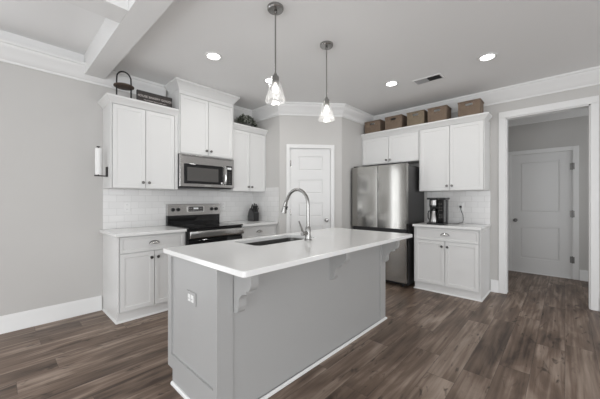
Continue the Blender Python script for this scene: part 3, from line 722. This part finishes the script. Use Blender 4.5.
leaves(190, 9, .140).build('pale_sprigs', 'bloom', pl)['kind'] = 'stuff'
b = MB()
for i in range(9):
    a = 2*PI*i/9; b.tube([(0.02*math.cos(a), .02*math.sin(a), .02), (.06*math.cos(a), .05*math.sin(a), .11), (.10*math.cos(a), .07*math.sin(a), .15)], .003, 6)
b.build('stems', 'leaf', pl)

def basket(label, yl, yr, h, mat, depth=.22, filled=False, top=None, rz=0.0):
    # local frame: front towards -y, width along x
    t = thing('wicker_basket', label, 'basket', (-.10, yl, TOP+.001), R + rz, 'wicker baskets above the cabinets')
    W = yl-yr; D = depth; th = .012; hx0, hx1, hz0, hz1 = W/2-.042, W/2+.042, h-.058, h-.026
    b = MB()
    b.box(th, -D+th, 0, W-th, -th, .012)
    b.box(0, -th, 0, W, 0, h); b.box(0, -D+th, 0, th, -th, h); b.box(W-th, -D+th, 0, W, -th, h)
    b.box(0, -D, 0, W, -D+th, hz0); b.box(0, -D, hz1, W, -D+th, h); b.box(0, -D, hz0, hx0, -D+th, hz1); b.box(hx1, -D, hz0, W, -D+th, hz1)
    b.build('body', mat, t)
    b = MB(); pts = [(0, -D), (W, -D), (W, 0), (0, 0)]
    for i in range(4):
        p, q = pts[i], pts[(i+1) % 4]; b.tube([(p[0], p[1], h), (q[0], q[1], h)], .009, 8)
    b.build('rim', mat, t, True)
    if filled: bx(th+.002, -D+th+.002, .013, W-th-.002, -th-.002, h-.02, .004).build('lining', 'blk', t)
    return t
basket('leftmost brown wicker basket, over the refrigerator against the corner wall', -1.345, -1.625, .205, 'wicker')
basket('second wicker basket from the left, dark opening in its handle', -1.712, -1.985, .215, 'wicker', filled=True)
basket('tan wicker basket in the middle of the five', -2.070, -2.322, .212, 'wicker2')
basket('fourth wicker basket from the left, over the coffee maker', -2.374, -2.627, .212, 'wicker')
basket('rightmost wicker basket, set apart at the end nearest the doorway', -2.772, -3.028, .205, 'wicker')

# ------------------------------------------------------------------ ceiling fittings
def downlight(label, x, y, power=3.5):
    t = thing('recessed_light', label, 'ceiling light', (x, y, CEIL), 0, 'recessed ceiling lights')
    MB().lathe([(.062, -.001), (.088, -.001), (.088, -.006), (.080, -.010), (.062, -.006), (.062, -.001)], (0, 0, 0), (0, 0, 1), 36).build('trim_ring', 'trim', t, True)
    MB().lathe([(0, -.005), (.061, -.005), (.061, -.001), (0, -.001)], (0, 0, 0), (0, 0, 1), 36).build('lens', 'lamp', t, True)
    l = bpy.data.lights.new('downlight', 'AREA'); l.shape = 'DISK'; l.size = .12; l.energy = power; l.color = (1, .985, .96)
    o = bpy.data.objects.new('downlight', l); C.objects.link(o); o.parent = t; o.location = (0, 0, -.014)
    return t
downlight('round recessed ceiling light nearest the tall cabinet above the microwave', -3.086, -1.212)
downlight('round recessed ceiling light half hidden behind the nearer pendant shade', -2.30, -1.19)
downlight('round recessed ceiling light in front of the refrigerator, left of the vent', -1.196, -2.234)
downlight('round recessed ceiling light right of the vent, nearest the doorway', -1.155, -3.25)
def pendant(label, x, y, zc, drop):
    t = thing('pendant_light', label, 'pendant light', (x, y, CEIL), 0, 'pendant lights over the island')
    MB().lathe([(0, -.001), (.062, -.001), (.062, -.018), (.056, -.026), (.012, -.030), (0, -.030)], (0, 0, 0), (0, 0, 1), 32).build('canopy', 'nickel', t, True)
    b = MB(); b.cyl((0, 0, -.030), (0, 0, -drop), .0055, 12); b.lathe([(.0055, 0), (.011, -.004), (.011, -.020), (.0055, -.024)], (0, 0, -.030), (0, 0, 1), 16); b.build('rod', 'nickel', t, True)
    MB().lathe([(0, 0), (.010, 0), (.014, -.014), (.026, -.024), (.028, -.030), (.028, -.075), (.024, -.080), (0, -.080)], (0, 0, -drop), (0, 0, 1), 28).build('socket', 'nickel', t, True)
    z = -drop-.066
    MB().lathe([(.030, z), (.040, z-.002), (.079, z-.143), (.079, z-.150), (.074, z-.150), (.074, z-.143), (.037, z-.007), (.030, z-.005)], (0, 0, 0), (0, 0, 1), 40).build('glass_shade', 'glass', t, True)
    z = -drop-.080
    MB().lathe([(0, z), (.012, z), (.013, z-.012), (.021, z-.026), (.025, z-.042), (.021, z-.058), (.010, z-.067), (0, z-.068)], (0, 0, 0), (0, 0, 1), 28).build('bulb', 'bulb', t, True)
    l = bpy.data.lights.new('bulb_light', 'POINT'); l.energy = 1.2; l.color = (1, .96, .9); l.shadow_soft_size = .03
    o = bpy.data.objects.new('bulb_light', l); C.objects.link(o); o.parent = t; o.location = (0, 0, z-.13)
    return t
pendant('nearer glass-shaded pendant light, hanging to the left over the island', -3.145, -2.22, CEIL, .505)
pendant('farther glass-shaded pendant light, hanging over the faucet end of the island', -2.472, -2.19, CEIL, .50)
M['ventg'] = paint('vent_louvre', (.38, .38, .38), .5)  # grey for the white vent's louvres, their half shade put into the colour
vt = thing('ceiling_vent', 'white rectangular air vent in the ceiling between two recessed lights', 'vent', (-1.01, -2.615, CEIL))
b = MB(); b.box(-.085, -.165, -.008, .085, -.145, -.0005, .002); b.box(-.085, .145, -.008, .085, .165, -.0005, .002); b.box(-.085, -.145, -.008, -.065, .145, -.0005, .002); b.box(.065, -.145, -.008, .085, .145, -.0005, .002); b.build('frame', 'trim', vt)
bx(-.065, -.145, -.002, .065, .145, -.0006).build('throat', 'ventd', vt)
b = MB()
for i in range(9):
    x = -.058 + .0145*i; b.prism([(x-.002, -.0025), (x-.001, -.0025), (x+.004, -.007), (x+.003, -.007)], 'y', 0.0, .145)
b.build('louvre', 'ventg', vt)
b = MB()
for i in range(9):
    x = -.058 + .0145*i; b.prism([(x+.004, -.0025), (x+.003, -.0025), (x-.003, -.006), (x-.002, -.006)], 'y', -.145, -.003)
b.build('louvre', 'char', vt)  # same white louvres in charcoal: the shaded half, its shade put into the colour
